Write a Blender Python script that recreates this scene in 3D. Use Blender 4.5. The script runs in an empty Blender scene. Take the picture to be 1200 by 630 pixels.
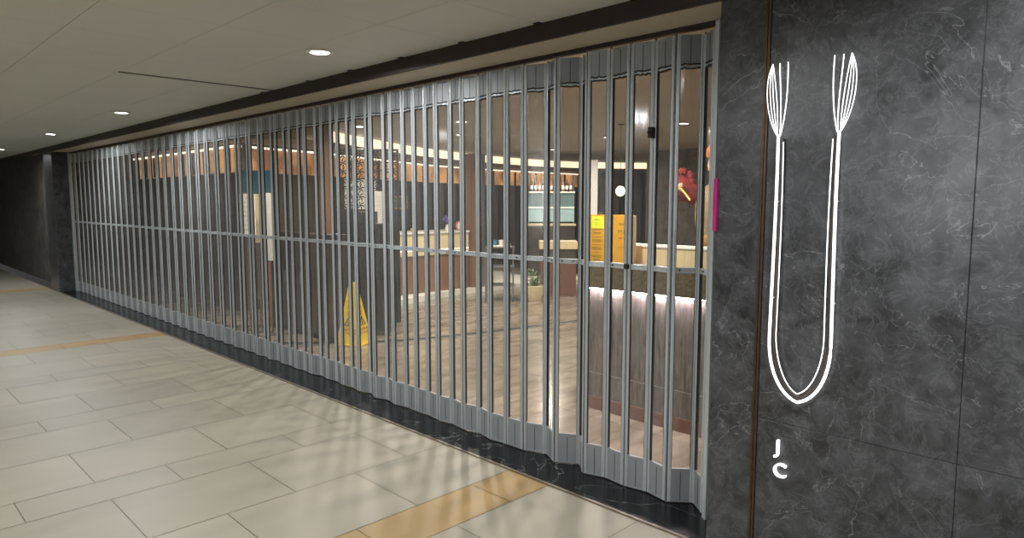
import bpy, bmesh, math, random
from mathutils import Vector, Matrix
random.seed(7)
S = bpy.context.scene
PI = math.pi
col = S.collection

# ------------------------------------------------------------------ camera, world, exposure
CAM_Y = -3.0764
cam = bpy.data.cameras.new('camera'); cam_o = bpy.data.objects.new('camera', cam); col.objects.link(cam_o)
cam.sensor_width = 36.0; cam.lens = 24.0; cam.clip_start = 0.05; cam.clip_end = 200
cam_o.location = (0, CAM_Y, 1.6)
cam_o.rotation_euler = (math.radians(90 - 5.6397), 0, math.radians(45.139))
S.camera = cam_o

w = bpy.data.worlds.new('world'); S.world = w; w.use_nodes = True
w.node_tree.nodes['Background'].inputs[0].default_value = (0.9, 0.88, 0.85, 1)
w.node_tree.nodes['Background'].inputs[1].default_value = 0.05

S.view_settings.view_transform = 'Standard'; S.view_settings.look = 'None'
S.view_settings.gamma = 1; S.view_settings.use_curve_mapping = False
S.view_settings.exposure = 0.0

CORRIDOR_W = 41     # watts of each corridor downlight
SHOP_W = 42         # watts of each shop downlight
CORRIDOR_COL = (0.97, 0.98, 1.0)
SHOP_COL = (1.0, 0.93, 0.82)
COVE_E, LEDGE_E, ORANGE_E, NEON_E = 1.5, 80.0, 0.6, 1.7
# (x, y) of the downlights
CORRIDOR_SPOTS = [(-4.02, -0.80), (-0.3, -1.25), (-0.3, -3.9), (-3.2, -3.9), (-6.4, -3.9), (-9.6, -3.9), (-13.0, -3.9), (-17.0, -3.9),
                  (-8.2, -0.80), (-11.5, -0.8), (-15.5, -0.8), (-2.0, -2.5)]  # last one is added, out of view, to brighten the upper gate
SHOP_SPOTS = [(-2.2, 2.6), (-3.5, 1.45), (-4.75, 4.75), (-6.6, 2.6), (-6.6, 5.6), (-4.6, 7.4), (-8.9, 6.9), (-1.2, 5.0), (-2.9, 0.62), (-6.9, 0.75), (-7.9, 3.7), (-8.0, 2.0)]  # last four are added to brighten amber boards, menu sheet and bar counter

# ------------------------------------------------------------------ materials
def srgb(r, g, b):
    f = lambda c: (c/255/12.92) if c/255 <= .04045 else ((c/255+.055)/1.055)**2.4
    return (f(r), f(g), f(b), 1)
def mat(name, c, rough=.5, metal=0, var=.12, scale=8, bump=0, emit=None, es=0, spec=.5, stretch=(1,1,1), c2=None, detail=4, coat=0):
    m = bpy.data.materials.new(name); m.use_nodes = True
    nt = m.node_tree; b = nt.nodes['Principled BSDF']
    b.inputs['Roughness'].default_value = rough; b.inputs['Metallic'].default_value = metal
    b.inputs['Specular IOR Level'].default_value = spec; b.inputs['Coat Weight'].default_value = coat
    tc = nt.nodes.new('ShaderNodeTexCoord'); mp = nt.nodes.new('ShaderNodeMapping'); mp.inputs['Scale'].default_value = stretch
    nz = nt.nodes.new('ShaderNodeTexNoise'); nz.inputs['Scale'].default_value = scale; nz.inputs['Detail'].default_value = detail
    nt.links.new(tc.outputs['Object'], mp.inputs[0]); nt.links.new(mp.outputs[0], nz.inputs['Vector'])
    rp = nt.nodes.new('ShaderNodeValToRGB'); rp.color_ramp.elements[0].position = .3; rp.color_ramp.elements[1].position = .7
    lo = tuple(max(0, x*(1-var)) for x in c[:3])+(1,); hi = tuple(min(1, x*(1+var)) for x in c[:3])+(1,)
    if c2: lo, hi = c, c2
    rp.color_ramp.elements[0].color = lo; rp.color_ramp.elements[1].color = hi
    nt.links.new(nz.outputs['Fac'], rp.inputs[0]); nt.links.new(rp.outputs[0], b.inputs['Base Color'])
    if bump:
        bp = nt.nodes.new('ShaderNodeBump'); bp.inputs['Strength'].default_value = bump; bp.inputs['Distance'].default_value = .01
        nt.links.new(nz.outputs['Fac'], bp.inputs['Height']); nt.links.new(bp.outputs[0], b.inputs['Normal'])
    if emit:
        b.inputs['Emission Color'].default_value = emit; b.inputs['Emission Strength'].default_value = es
    return m
M = {}
M['alu'] = mat('aged aluminium', srgb(182,187,188), .38, .35, .10, 14, .05, stretch=(1,1,.08))
M['hinge'] = mat('dark hinge strip', srgb(96,100,102), .5, .4, .3, 30)
M['plate'] = mat('grey painted plate', srgb(140,145,147), .48, .2, .12, 6, .04, stretch=(1,1,.3))
M['gasket'] = mat('black rubber gasket', srgb(30,30,32), .8, 0, .3, 60)
M['rail'] = mat('worn middle rail', srgb(176,182,184), .4, .4, .25, 60)
M['dark'] = mat('dark brown metal', srgb(42,32,28), .5, .2, .2, 5)
M['soffit'] = mat('beige soffit paint', srgb(186,176,158), .7, 0, .04, 3)
M['panel'] = mat('ceiling panel', srgb(200,200,192), .55, 0, .03, 1.2)
M['bronze'] = mat('bronze trim', srgb(84,68,54), .35, .8, .2, 20)
M['granite_black'] = mat('black granite threshold', srgb(14,15,18), .12, 0, .5, 30)
M['white'] = mat('white paint', srgb(225,222,212), .5, 0, .04, 4)
M['cream'] = mat('cream laminate', srgb(214,198,160), .45, 0, .05, 3)
M['brownwood'] = mat('brown timber', srgb(124,88,62), .45, 0, .25, 6, stretch=(1,1,.15))
M['darkwood'] = mat('dark timber', srgb(58,50,46), .5, 0, .25, 7, stretch=(1,1,.2))
M['redbrown'] = mat('red brown stone', srgb(112,74,62), .4, 0, .15, 20)
M['ledge'] = mat('speckled brown granite', srgb(58,50,34), .3, 0, .4, 45, c2=srgb(112,98,66))
M['shop_ceiling'] = mat('warm brown ceiling paint', srgb(160,148,132), .6, 0, .06, 2)
M['shop_ceiling_low'] = mat('brown lower ceiling', srgb(140,118,98), .6, 0, .06, 2)
M['backwall'] = mat('dark brown wall cladding', srgb(62,50,44), .45, 0, .2, 3)
M['corridor_wall'] = mat('corridor wall paint', srgb(170,164,150), .6, 0, .05, 3)
M['amber'] = mat('amber board', srgb(222,165,10), .4, 0, .08, 12)
M['amber2'] = mat('orange amber board', srgb(216,158,30), .45, 0, .08, 12)
M['yellow'] = mat('yellow plastic', srgb(238,205,30), .35, 0, .05, 9)
M['note'] = mat('fluorescent yellow paper', srgb(236,255,20), .6, 0, .02, 9, emit=srgb(236,255,20), es=.0)
M['black'] = mat('black plastic', srgb(26,25,27), .45, 0, .2, 9)
M['ink'] = mat('dark ink', srgb(70,52,30), .6)
M['redink'] = mat('red print', srgb(160,44,20), .5)
M['magenta'] = mat('magenta acrylic', srgb(168,14,100), .5)
M['teal'] = mat('pale teal panel', srgb(128,170,172), .3, 0, .08, 3)
M['blue'] = mat('blue signboard', srgb(40,112,140), .4, 0, .1, 3)
M['red'] = mat('red cloth', srgb(112,26,26), .8, 0, .4, 18, .3)
M['skin'] = mat('painted pale skin', srgb(232,176,150), .5)
M['gold'] = mat('gold paint', srgb(214,168,90), .3, .6)
M['pink'] = mat('pink robe', srgb(190,120,118), .6, 0, .2, 14)
M['olive'] = mat('olive brocade', srgb(140,120,84), .6, 0, .3, 40)
M['purple'] = mat('purple plastic', srgb(92,74,150), .4)
M['green'] = mat('green leaf', srgb(84,110,60), .5, 0, .3, 20)
M['glassy'] = mat('dark bottle glass', srgb(60,60,50), .1, 0, .3, 9)
M['steel'] = mat('brushed steel', srgb(150,152,155), .3, .9, .1, 20)
M['orangewood'] = mat('orange timber post', srgb(190,110,60), .45, 0, .15, 9)

def emis(name, c, s):
    m = bpy.data.materials.new(name); m.use_nodes = True
    b = m.node_tree.nodes['Principled BSDF']; b.inputs['Base Color'].default_value = (.8,.8,.8,1)
    b.inputs['Emission Color'].default_value = c; b.inputs['Emission Strength'].default_value = s
    return m
M['lens'] = emis('lit downlight lens', (1,.97,.92,1), 14)
M['cove'] = emis('lit cove strip', (1,.80,.55,1), COVE_E)
M['line'] = emis('lit thin strip', (1,.86,.66,1), 1.6)
M['ledge_led'] = emis('lit led strip', (1,.86,.96,1), LEDGE_E)
M['panel_glow'] = emis('lit glow panel', (.95,.97,1,1), 10.0)  # glow of the added, unseen panel mirrored in the gate panes
M['neon'] = emis('lit white neon', (1,1,1,1), NEON_E)
M['pendant'] = emis('lit globe', (1,.9,.62,1), 2.2)
M['screen_lit'] = emis('lit teal screen', srgb(90,150,150), .25)
M['screen_lit'].node_tree.nodes['Principled BSDF'].inputs['Base Color'].default_value = srgb(150,176,178)
M['cream_glow'] = emis('glowing cream', (1,.88,.66,1), .3)

# tile floors: per-tile tint carried by the tile itself (attribute 'tint')
def tile_mat(name, rough, veinscale, vein, patch, bump=.02):
    m = bpy.data.materials.new(name); m.use_nodes = True; nt = m.node_tree; b = nt.nodes['Principled BSDF']
    at = nt.nodes.new('ShaderNodeAttribute'); at.attribute_name = 'tint'
    tc = nt.nodes.new('ShaderNodeTexCoord'); mp = nt.nodes.new('ShaderNodeMapping'); mp.inputs['Scale'].default_value = (1, .35, 1); mp.inputs['Rotation'].default_value = (0,0,.5)
    nz = nt.nodes.new('ShaderNodeTexNoise'); nz.inputs['Scale'].default_value = veinscale; nz.inputs['Detail'].default_value = 7; nz.inputs['Distortion'].default_value = .8
    nt.links.new(tc.outputs['Object'], mp.inputs[0]); nt.links.new(mp.outputs[0], nz.inputs['Vector'])
    rp = nt.nodes.new('ShaderNodeValToRGB'); rp.color_ramp.elements[0].position = .3; rp.color_ramp.elements[1].position = .72
    rp.color_ramp.elements[0].color = (1-patch,1-patch,1-patch*1.15,1); rp.color_ramp.elements[1].color = (1+vein,1+vein,1+vein,1)
    mx = nt.nodes.new('ShaderNodeMix'); mx.data_type = 'RGBA'; mx.blend_type = 'MULTIPLY'; mx.inputs[0].default_value = 1
    nt.links.new(nz.outputs['Fac'], rp.inputs[0]); nt.links.new(at.outputs['Color'], mx.inputs[6]); nt.links.new(rp.outputs[0], mx.inputs[7])
    nt.links.new(mx.outputs[2], b.inputs['Base Color']); b.inputs['Roughness'].default_value = rough
    bp = nt.nodes.new('ShaderNodeBump'); bp.inputs['Strength'].default_value = bump*8; bp.inputs['Distance'].default_value = .004
    nt.links.new(nz.outputs['Fac'], bp.inputs['Height']); nt.links.new(bp.outputs[0], b.inputs['Normal'])
    return m
M['tiles'] = tile_mat('beige stone tiles', .42, 2.2, .05, .10)
M['shop_tiles'] = tile_mat('brown polished tiles', .18, 6.5, .35, .45, .09)

def marble_mat(name, base, mid, vein, vs=1.0, rough=.28, vk=.20, stretch=(1,1,1)):
    m = bpy.data.materials.new(name); m.use_nodes = True; nt = m.node_tree; b = nt.nodes['Principled BSDF']
    tc = nt.nodes.new('ShaderNodeTexCoord')
    n1 = nt.nodes.new('ShaderNodeTexNoise'); n1.inputs['Scale'].default_value = 8*vs; n1.inputs['Detail'].default_value = 12; n1.inputs['Roughness'].default_value = .7; n1.inputs['Distortion'].default_value = .6
    n2 = nt.nodes.new('ShaderNodeTexNoise'); n2.inputs['Scale'].default_value = 1.7*vs; n2.inputs['Detail'].default_value = 9; n2.inputs['Distortion'].default_value = 1.4
    n3 = nt.nodes.new('ShaderNodeTexNoise'); n3.inputs['Scale'].default_value = 9*vs; n3.inputs['Detail'].default_value = 12; n3.inputs['Roughness'].default_value = .68; n3.inputs['Distortion'].default_value = 1.0
    mp = nt.nodes.new('ShaderNodeMapping'); mp.inputs['Scale'].default_value = stretch; nt.links.new(tc.outputs['Object'], mp.inputs[0])
    for n in (n1, n2, n3): nt.links.new(mp.outputs[0], n.inputs['Vector'])
    r1 = nt.nodes.new('ShaderNodeValToRGB'); r1.color_ramp.elements[0].position = .32; r1.color_ramp.elements[1].position = .70
    r1.color_ramp.elements[0].color = base; r1.color_ramp.elements[1].color = mid
    nt.links.new(n1.outputs['Fac'], r1.inputs[0])
    def veins(n, wd):
        s = nt.nodes.new('ShaderNodeMath'); s.operation = 'SUBTRACT'; s.inputs[1].default_value = .5; nt.links.new(n.outputs['Fac'], s.inputs[0])
        a = nt.nodes.new('ShaderNodeMath'); a.operation = 'ABSOLUTE'; nt.links.new(s.outputs[0], a.inputs[0])
        r = nt.nodes.new('ShaderNodeMapRange'); r.inputs[1].default_value = 0; r.inputs[2].default_value = wd; r.inputs[3].default_value = 1; r.inputs[4].default_value = 0
        nt.links.new(a.outputs[0], r.inputs[0]); return r
    v1 = veins(n2, .0025); v2 = veins(n3, .02)
    k = nt.nodes.new('ShaderNodeMath'); k.operation = 'MULTIPLY'; k.inputs[1].default_value = vk; nt.links.new(v2.outputs[0], k.inputs[0])
    k1 = nt.nodes.new('ShaderNodeMath'); k1.operation = 'MULTIPLY'; k1.inputs[1].default_value = .6; nt.links.new(v1.outputs[0], k1.inputs[0])
    mxx = nt.nodes.new('ShaderNodeMath'); mxx.operation = 'MAXIMUM'; nt.links.new(k1.outputs[0], mxx.inputs[0]); nt.links.new(k.outputs[0], mxx.inputs[1])
    mx = nt.nodes.new('ShaderNodeMix'); mx.data_type = 'RGBA'; nt.links.new(mxx.outputs[0], mx.inputs[0])
    nt.links.new(r1.outputs[0], mx.inputs[6]); mx.inputs[7].default_value = vein
    nt.links.new(mx.outputs[2], b.inputs['Base Color']); b.inputs['Roughness'].default_value = rough
    return m
M['marble'] = marble_mat('dark grey marble', srgb(24,25,27), srgb(80,81,84), srgb(140,141,143))
M['threshold'] = marble_mat('black veined marble', srgb(7,8,9), srgb(18,19,21), srgb(120,122,120), .5, .22, 0.0)
M['threshold'].node_tree.nodes['Principled BSDF'].inputs['Specular IOR Level'].default_value = .16
M['darkwall'] = marble_mat('mottled dark stone cladding', srgb(44,42,40), srgb(104,98,92), srgb(130,124,116), .9, .4)
M['counter_stone'] = marble_mat('streaked grey brown stone', srgb(44,40,36), srgb(124,115,107), srgb(186,180,172), 1.5, .4, stretch=(2.5,2.5,.35))

# clear plastic glazing: see-through sheet with sheen, faint waviness and dust; pale streaks also imitate reflections
def glazing():
    m = bpy.data.materials.new('clear plastic glazing'); m.use_nodes = True; nt = m.node_tree
    for n in list(nt.nodes): nt.nodes.remove(n)
    out = nt.nodes.new('ShaderNodeOutputMaterial')
    tr = nt.nodes.new('ShaderNodeBsdfTransparent'); tr.inputs[0].default_value = (.96,.955,.945,1)
    gl = nt.nodes.new('ShaderNodeBsdfGlossy'); gl.inputs['Roughness'].default_value = .10
    df = nt.nodes.new('ShaderNodeBsdfDiffuse'); df.inputs[0].default_value = (.60,.60,.57,1)
    tc = nt.nodes.new('ShaderNodeTexCoord'); mp = nt.nodes.new('ShaderNodeMapping'); mp.inputs['Scale'].default_value = (1,1,.22)
    nz = nt.nodes.new('ShaderNodeTexNoise'); nz.inputs['Scale'].default_value = 9; nz.inputs['Detail'].default_value = 5
    nt.links.new(tc.outputs['Object'], mp.inputs[0]); nt.links.new(mp.outputs[0], nz.inputs['Vector'])
    bp = nt.nodes.new('ShaderNodeBump'); bp.inputs['Strength'].default_value = .10; bp.inputs['Distance'].default_value = .01
    nt.links.new(nz.outputs['Fac'], bp.inputs['Height']); nt.links.new(bp.outputs[0], gl.inputs['Normal'])
    lw = nt.nodes.new('ShaderNodeLayerWeight'); lw.inputs[0].default_value = .5
    pw = nt.nodes.new('ShaderNodeMath'); pw.operation = 'POWER'; pw.inputs[1].default_value = 4.0; nt.links.new(lw.outputs['Facing'], pw.inputs[0])
    fr = nt.nodes.new('ShaderNodeMath'); fr.operation = 'MULTIPLY_ADD'; fr.inputs[1].default_value = .45; fr.inputs[2].default_value = .05; nt.links.new(pw.outputs[0], fr.inputs[0])
    m1 = nt.nodes.new('ShaderNodeMixShader'); nt.links.new(fr.outputs[0], m1.inputs[0]); nt.links.new(tr.outputs[0], m1.inputs[1]); nt.links.new(gl.outputs[0], m1.inputs[2])
    mr = nt.nodes.new('ShaderNodeMapRange'); mr.inputs[1].default_value = .35; mr.inputs[2].default_value = .8; mr.inputs[3].default_value = .01; mr.inputs[4].default_value = .11
    mp2 = nt.nodes.new('ShaderNodeMapping'); mp2.inputs['Scale'].default_value = (5,5,.12)
    nz2 = nt.nodes.new('ShaderNodeTexNoise'); nz2.inputs['Scale'].default_value = 14; nz2.inputs['Detail'].default_value = 6
    nt.links.new(tc.outputs['Object'], mp2.inputs[0]); nt.links.new(mp2.outputs[0], nz2.inputs['Vector']); nt.links.new(nz2.outputs['Fac'], mr.inputs[0])
    m2 = nt.nodes.new('ShaderNodeMixShader'); nt.links.new(mr.outputs[0], m2.inputs[0]); nt.links.new(m1.outputs[0], m2.inputs[1]); nt.links.new(df.outputs[0], m2.inputs[2])
    nt.links.new(m2.outputs[0], out.inputs[0])
    return m
M['glazing'] = glazing()

# ------------------------------------------------------------------ mesh helpers
class MB:
    def __init__(s): s.v = []; s.f = []; s.mi = []; s.cur = 0
    def add(s, vs, fs):
        o = len(s.v); s.v += [tuple(v) for v in vs]; s.f += [tuple(i+o for i in f) for f in fs]; s.mi += [s.cur]*len(fs); return s
    def box(s, a, b, M_=None):
        x0,y0,z0 = a; x1,y1,z1 = b
        vs = [(x0,y0,z0),(x1,y0,z0),(x1,y1,z0),(x0,y1,z0),(x0,y0,z1),(x1,y0,z1),(x1,y1,z1),(x0,y1,z1)]
        if M_: vs = [M_ @ Vector(v) for v in vs]
        return s.add(vs, [(0,3,2,1),(4,5,6,7),(0,1,5,4),(1,2,6,5),(2,3,7,6),(3,0,4,7)])
    def prism(s, pts, z0, z1):       # vertical prism over a plan outline (counter-clockwise)
        n = len(pts)
        vs = [(x,y,z0) for x,y in pts] + [(x,y,z1) for x,y in pts]
        return s.add(vs, [tuple(range(n-1,-1,-1)), tuple(range(n,2*n))] + [(i,(i+1)%n,n+(i+1)%n,n+i) for i in range(n)])
    def cyl(s, p, q, r, r2=None, n=12):
        p = Vector(p); q = Vector(q); r2 = r if r2 is None else r2
        d = (q-p).normalized(); u = d.orthogonal().normalized(); w_ = d.cross(u)
        vs = [p+(u*math.cos(2*PI*i/n)+w_*math.sin(2*PI*i/n))*r for i in range(n)] + [q+(u*math.cos(2*PI*i/n)+w_*math.sin(2*PI*i/n))*r2 for i in range(n)]
        return s.add(vs, [tuple(range(n-1,-1,-1)), tuple(range(n,2*n))] + [(i,(i+1)%n,n+(i+1)%n,n+i) for i in range(n)])
    def lathe(s, prof, c=(0,0,0), n=20, sx=1, sy=1):
        vs = []; fs = []
        for r,z in prof:
            for i in range(n): vs.append((c[0]+r*sx*math.cos(2*PI*i/n), c[1]+r*sy*math.sin(2*PI*i/n), c[2]+z))
        for k in range(len(prof)-1):
            for i in range(n): fs.append((k*n+i, k*n+(i+1)%n, (k+1)*n+(i+1)%n, (k+1)*n+i))
        fs.append(tuple(range(n-1,-1,-1))); fs.append(tuple(range((len(prof)-1)*n, len(prof)*n)))
        return s.add(vs, fs)
    def tube(s, pts, r, n=8):
        pts = [Vector(p) for p in pts]; vs = []; fs = []
        ref = Vector((0,0,1))
        for k,p in enumerate(pts):
            d = (pts[min(k+1,len(pts)-1)]-pts[max(k-1,0)]).normalized()
            u = d.cross(ref); 
            if u.length < .05: u = d.cross(Vector((0,1,0)))
            u.normalize(); w_ = d.cross(u)
            rr = r[k] if isinstance(r,(list,tuple)) else r
            for i in range(n): vs.append(p+(u*math.cos(2*PI*i/n)+w_*math.sin(2*PI*i/n))*rr)
        for k in range(len(pts)-1):
            for i in range(n): fs.append((k*n+i, k*n+(i+1)%n, (k+1)*n+(i+1)%n, (k+1)*n+i))
        fs.append(tuple(range(n-1,-1,-1))); fs.append(tuple(range((len(pts)-1)*n, len(pts)*n)))
        return s.add(vs, fs)
    def ball(s, c, r, n=16, m=10, sc=(1,1,1)):
        prof = [(max(1e-4, r*math.sin(PI*k/m)), -r*math.cos(PI*k/m)) for k in range(m+1)]
        o = len(s.v); s.lathe([(a, b*sc[2]) for a,b in prof], c, n, sc[0], sc[1]); return s
    def mesh(s, name, mats, smooth=False, bevel=0):
        me = bpy.data.meshes.new(name); me.from_pydata(s.v, [], s.f)
        for m in (mats if isinstance(mats, (list,tuple)) else [mats]): me.materials.append(m)
        for i,p in enumerate(me.polygons): p.material_index = s.mi[i]
        bm = bmesh.new(); bm.from_mesh(me); bmesh.ops.recalc_face_normals(bm, faces=bm.faces)
        if bevel:
            bmesh.ops.bevel(bm, geom=[e for e in bm.edges if e.is_manifold and e.calc_face_angle(0) > .6], offset=bevel, segments=2, affect='EDGES', profile=.5, clamp_overlap=True)
        bm.to_mesh(me); bm.free()
        if smooth:
            me.polygons.foreach_set('use_smooth', [True]*len(me.polygons)); 
            try: me.set_sharp_from_angle(angle=math.radians(40))
            except Exception: pass
        me.update(); return me
    def build(s, name, mats, parent=None, smooth=False, bevel=0, loc=(0,0,0), rz=0):
        o = bpy.data.objects.new(name, s.mesh(name, mats, smooth, bevel)); col.objects.link(o)
        o.location = loc; o.rotation_euler = (0,0,rz)
        if parent: o.parent = parent
        return o
def tag(o, label, cat, group=None, kind=None):
    o['label'] = label; o['category'] = cat
    if group: o['group'] = group
    if kind: o['kind'] = kind
    return o
def empty(name, loc, rz=0):
    o = bpy.data.objects.new(name, None); col.objects.link(o); o.location = loc; o.rotation_euler = (0,0,rz); o.empty_display_size = .1
    return o
def struct(o, label=None, cat='structure'):
    o['kind'] = 'structure'
    if label: o['label'] = label
    o['category'] = cat
    return o
def text_mesh(name, body, size, material, parent, loc, rot, depth=.001, align='CENTER', spacing=1.0):
    cu = bpy.data.curves.new(name, 'FONT'); cu.body = body; cu.size = size; cu.extrude = depth; cu.align_x = align; cu.align_y = 'CENTER'; cu.space_line = spacing
    t = bpy.data.objects.new(name, cu); col.objects.link(t)
    bpy.context.view_layer.update()
    me = bpy.data.meshes.new_from_object(t.evaluated_get(bpy.context.evaluated_depsgraph_get()))
    bpy.data.objects.remove(t); bpy.data.curves.remove(cu)
    me.name = name; me.materials.clear(); me.materials.append(material)
    o = bpy.data.objects.new(name, me); col.objects.link(o); o.parent = parent; o.location = loc; o.rotation_euler = rot
    return o

# ------------------------------------------------------------------ corridor floor, ceiling, walls
FRONT = -0.29        # line of the threshold edge and of the marble face
def tiled(name, tiles, z, m, gap, base_rect, groutcol):
    vs=[]; fs=[]; tints=[]
    for (x0,x1,y0,y1,c) in tiles:
        o=len(vs); g=gap/2
        vs += [(x0+g,y0+g,z),(x1-g,y0+g,z),(x1-g,y1-g,z),(x0+g,y1-g,z)]; fs.append((o,o+1,o+2,o+3)); tints.append(c)
    o=len(vs); x0,x1,y0,y1=base_rect; vs += [(x0,y0,z-.002),(x1,y0,z-.002),(x1,y1,z-.002),(x0,y1,z-.002)]; fs.append((o,o+1,o+2,o+3)); tints.append(groutcol)
    o=len(vs); vs += [(x0,y0,z-.1),(x1,y0,z-.1),(x1,y1,z-.1),(x0,y1,z-.1)]
    fs += [(o+3,o+2,o+1,o),(o-4,o,o+1,o-3),(o-3,o+1,o+2,o-2),(o-2,o+2,o+3,o-1),(o-1,o+3,o,o-4)]; tints += [groutcol]*5
    me=bpy.data.meshes.new(name); me.from_pydata(vs,[],fs); me.materials.append(m)
    at=me.color_attributes.new('tint','FLOAT_COLOR','CORNER')
    for p,c in zip(me.polygons,tints):
        for li in p.loop_indices: at.data[li].color=c
    ob=bpy.data.objects.new(name,me); col.objects.link(ob); return ob
rows=[]; x=-2.50
edges=[-2.50]; k=0
widths=[.315,.615,.61]
while edges[-1] > -25.5: edges.append(edges[-1]-widths[k%3]); k+=1
up=[-2.50]; k=2
while up[-1] < 3: up.append(up[-1]+widths[k%3]); k-=1
cols=[(edges[i+1],edges[i],i) for i in range(len(edges)-1)]+[(up[i],up[i+1],-1-i) for i in range(len(up)-1)]
tiles=[]
def tint(c, a=.05):
    k=1+random.uniform(-a,a); return (c[0]*k,c[1]*k,c[2]*k,1)
BE=srgb(138,133,119); YE=srgb(146,122,80)
for x0,x1,i in cols:
    y=FRONT; joint=-.60 if i%2==0 else -.98
    ys=[FRONT,joint]
    while ys[-1]>-8: ys.append(ys[-1]-.755)
    for a,b in zip(ys[1:],ys[:-1]):
        tiles.append((x0,x1,a,b,tint(YE if i%12==0 and i>=0 else BE,.06)))
struct(tiled('floor', tiles, 0, M['tiles'], .005, (-26,3.2,-8.2,FRONT), srgb(92,84,70)), 'beige stone tile corridor floor with one tan band of tiles', 'floor')

# threshold of black marble with its metal edge trim
th=MB().box((-14.2,FRONT,-.1),(-1.2,.26,.004)).build('floor', M['threshold']); struct(th,'black veined marble threshold strip under the folding gate','floor')
tr=MB().box((-14.2,FRONT-.012,-.05),(-1.5,FRONT+.006,.008)).build('trim_1', mat('grey edge strip', srgb(120,112,98), .35,.6,.2,20)); struct(tr,'thin metal edge strip between beige tiles and black threshold','trim')

# corridor ceiling: square panels with thin joints, dark void above
mb=MB(); Z=2.55
mb.cur=0
ys=[FRONT-.02,-.91,-1.50,-2.10,-2.70,-3.3,-3.9,-4.5,-5.1,-5.7,-6.3,-6.9,-7.5,-8.2]
xs=[-1.95+.62*i for i in range(8)]; xs=[-1.95-.62*i for i in range(38,0,-1)]+xs
cd=mat('dark ceiling joint', srgb(120,114,102), .7)
def hole(x0,x1,y0,y1): return any(x0<=sx<x1 and y0<=sy<y1 for sx,sy in CORRIDOR_SPOTS)
for i in range(len(xs)-1):
    for j in range(len(ys)-1):
        g0=.0015; g1=.0015
        x0,x1=xs[i],xs[i+1]
        if abs(x1+5.67)<.02 and j<2: x1-=.035
        mb.box((x0+g0,ys[j+1]+g1,Z),(x1-g0,ys[j]-g1,Z+.012))
mb.cur=1; mb.box((xs[0],-8.2,Z+.012),(xs[-1],FRONT-.02,Z+.06))
struct(mb.build('ceiling',[M['panel'],cd]),'pale grey beige corridor ceiling of square panels','ceiling')
# lintel soffit and dark reveal above the gate
lb=MB().box((-14.2,FRONT,2.462),(-1.46,.30,2.60)); struct(lb.build('ceiling',M['soffit']),'beige soffit strip right above the folding gate','ceiling')
dr=MB().box((-26,FRONT-.022,2.458),(3,FRONT-.0005,2.552))
for q in (-1.95,-2.57,-3.19,-3.81,-4.43,-5.05,-5.85): dr.box((q-.02,FRONT-.05,Z-.006),(q+.02,FRONT-.02,Z+.004))
struct(dr.build('trim_2',M['dark']),'dark brown reveal strip running along the ceiling edge','trim')
sp=MB().box((-5.705-.0,-1.5,Z-.003),(-5.672,FRONT-.02,Z+.012)); struct(sp.build('trim_3',M['dark']),'short dark gap strip across the ceiling near the left of the gate','trim')

# corridor far walls
struct(MB().box((-26,-8.3,0),(3.2,-8.2,2.6)).build('wall_front',M['corridor_wall']),'pale wall on the other side of the corridor','wall')
sw_=empty('reflection_panel',(-2.15,-8.2,0)); tag(sw_,'lit glow panel across the corridor, unseen, added for reflections in the gate panes','glow panel')  # unseen glowing panel added so the gate panes catch hazy reflections
MB().box((-.65,.0,1.15),(.65,.03,2.45)).build('glow_sheet',M['panel_glow'],sw_); fw=MB()
for x0_,x1_ in ((-.70,-.65),(-.015,.015),(.65,.70)): fw.box((x0_,0,1.1),(x1_,.06,2.5))
fw.box((-.7,0,1.1),(.7,.06,1.15)); fw.box((-.7,0,2.45),(.7,.06,2.5)); fw.build('frame',M['steel'],sw_,bevel=.003)
struct(MB().box((-26.1,-8.3,0),(-26,FRONT,2.6)).build('wall_left',M['corridor_wall']),'pale wall closing the corridor far to the left','wall')
struct(MB().box((3.2,-8.3,0),(3.3,9.2,2.7)).build('wall_right',M['corridor_wall']),'pale wall behind the photographer on the right','wall')

# marble wall right of the gate: slabs, open joints and the bronze strip
mb=MB()
def slab(x0,x1,zs,y1=.0):
    for a,b in zip(zs[:-1],zs[1:]): mb.box((x0+.001,FRONT,a+.001),(x1-.001,y1,b-.001))
slab(-1.521,-1.315,[0,.668,2.7]); slab(-1.292,-.55,[0,.668,2.7]); slab(-.55,.6,[0,.668,2.7]); slab(.6,1.9,[0,.668,2.7]); slab(1.9,3.2,[0,.668,2.7])
o=mb.build('wall_marble',M['marble'],bevel=.0015); struct(o,'dark grey veined marble wall right of the folding gate','wall')
struct(MB().box((-1.518,FRONT+.004,0),(3.2,.02,2.7)).box((-1.519,FRONT+.05,0),(-1.46,.30,2.7)).build('wall_core',M['black']),'dark backing in the joints of the marble wall','wall')
struct(MB().box((-1.315,FRONT-.006,0),(-1.305,FRONT+.01,2.7)).box((-1.302,FRONT-.006,0),(-1.292,FRONT+.01,2.7)).box((-1.306,FRONT-.001,0),(-1.301,FRONT+.01,2.7)).build('trim_4',M['bronze']),'double bronze strip let into the dark marble wall','trim')

# marble pier and dark shopfront past the far end of the gate
mb=MB(); mb.box((-14.8,FRONT,0),(-14.15,.3,2.6)); struct(mb.build('wall_pier',M['marble'],bevel=.003),'dark marble pier at the far left end of the gate','wall')
mb=MB(); mb.box((-26,-.05,0),(-14.8,.05,2.6)); struct(mb.build('wall_shopfront',M['darkwall']),'dark stone wall beyond the far pier','wall')

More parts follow.
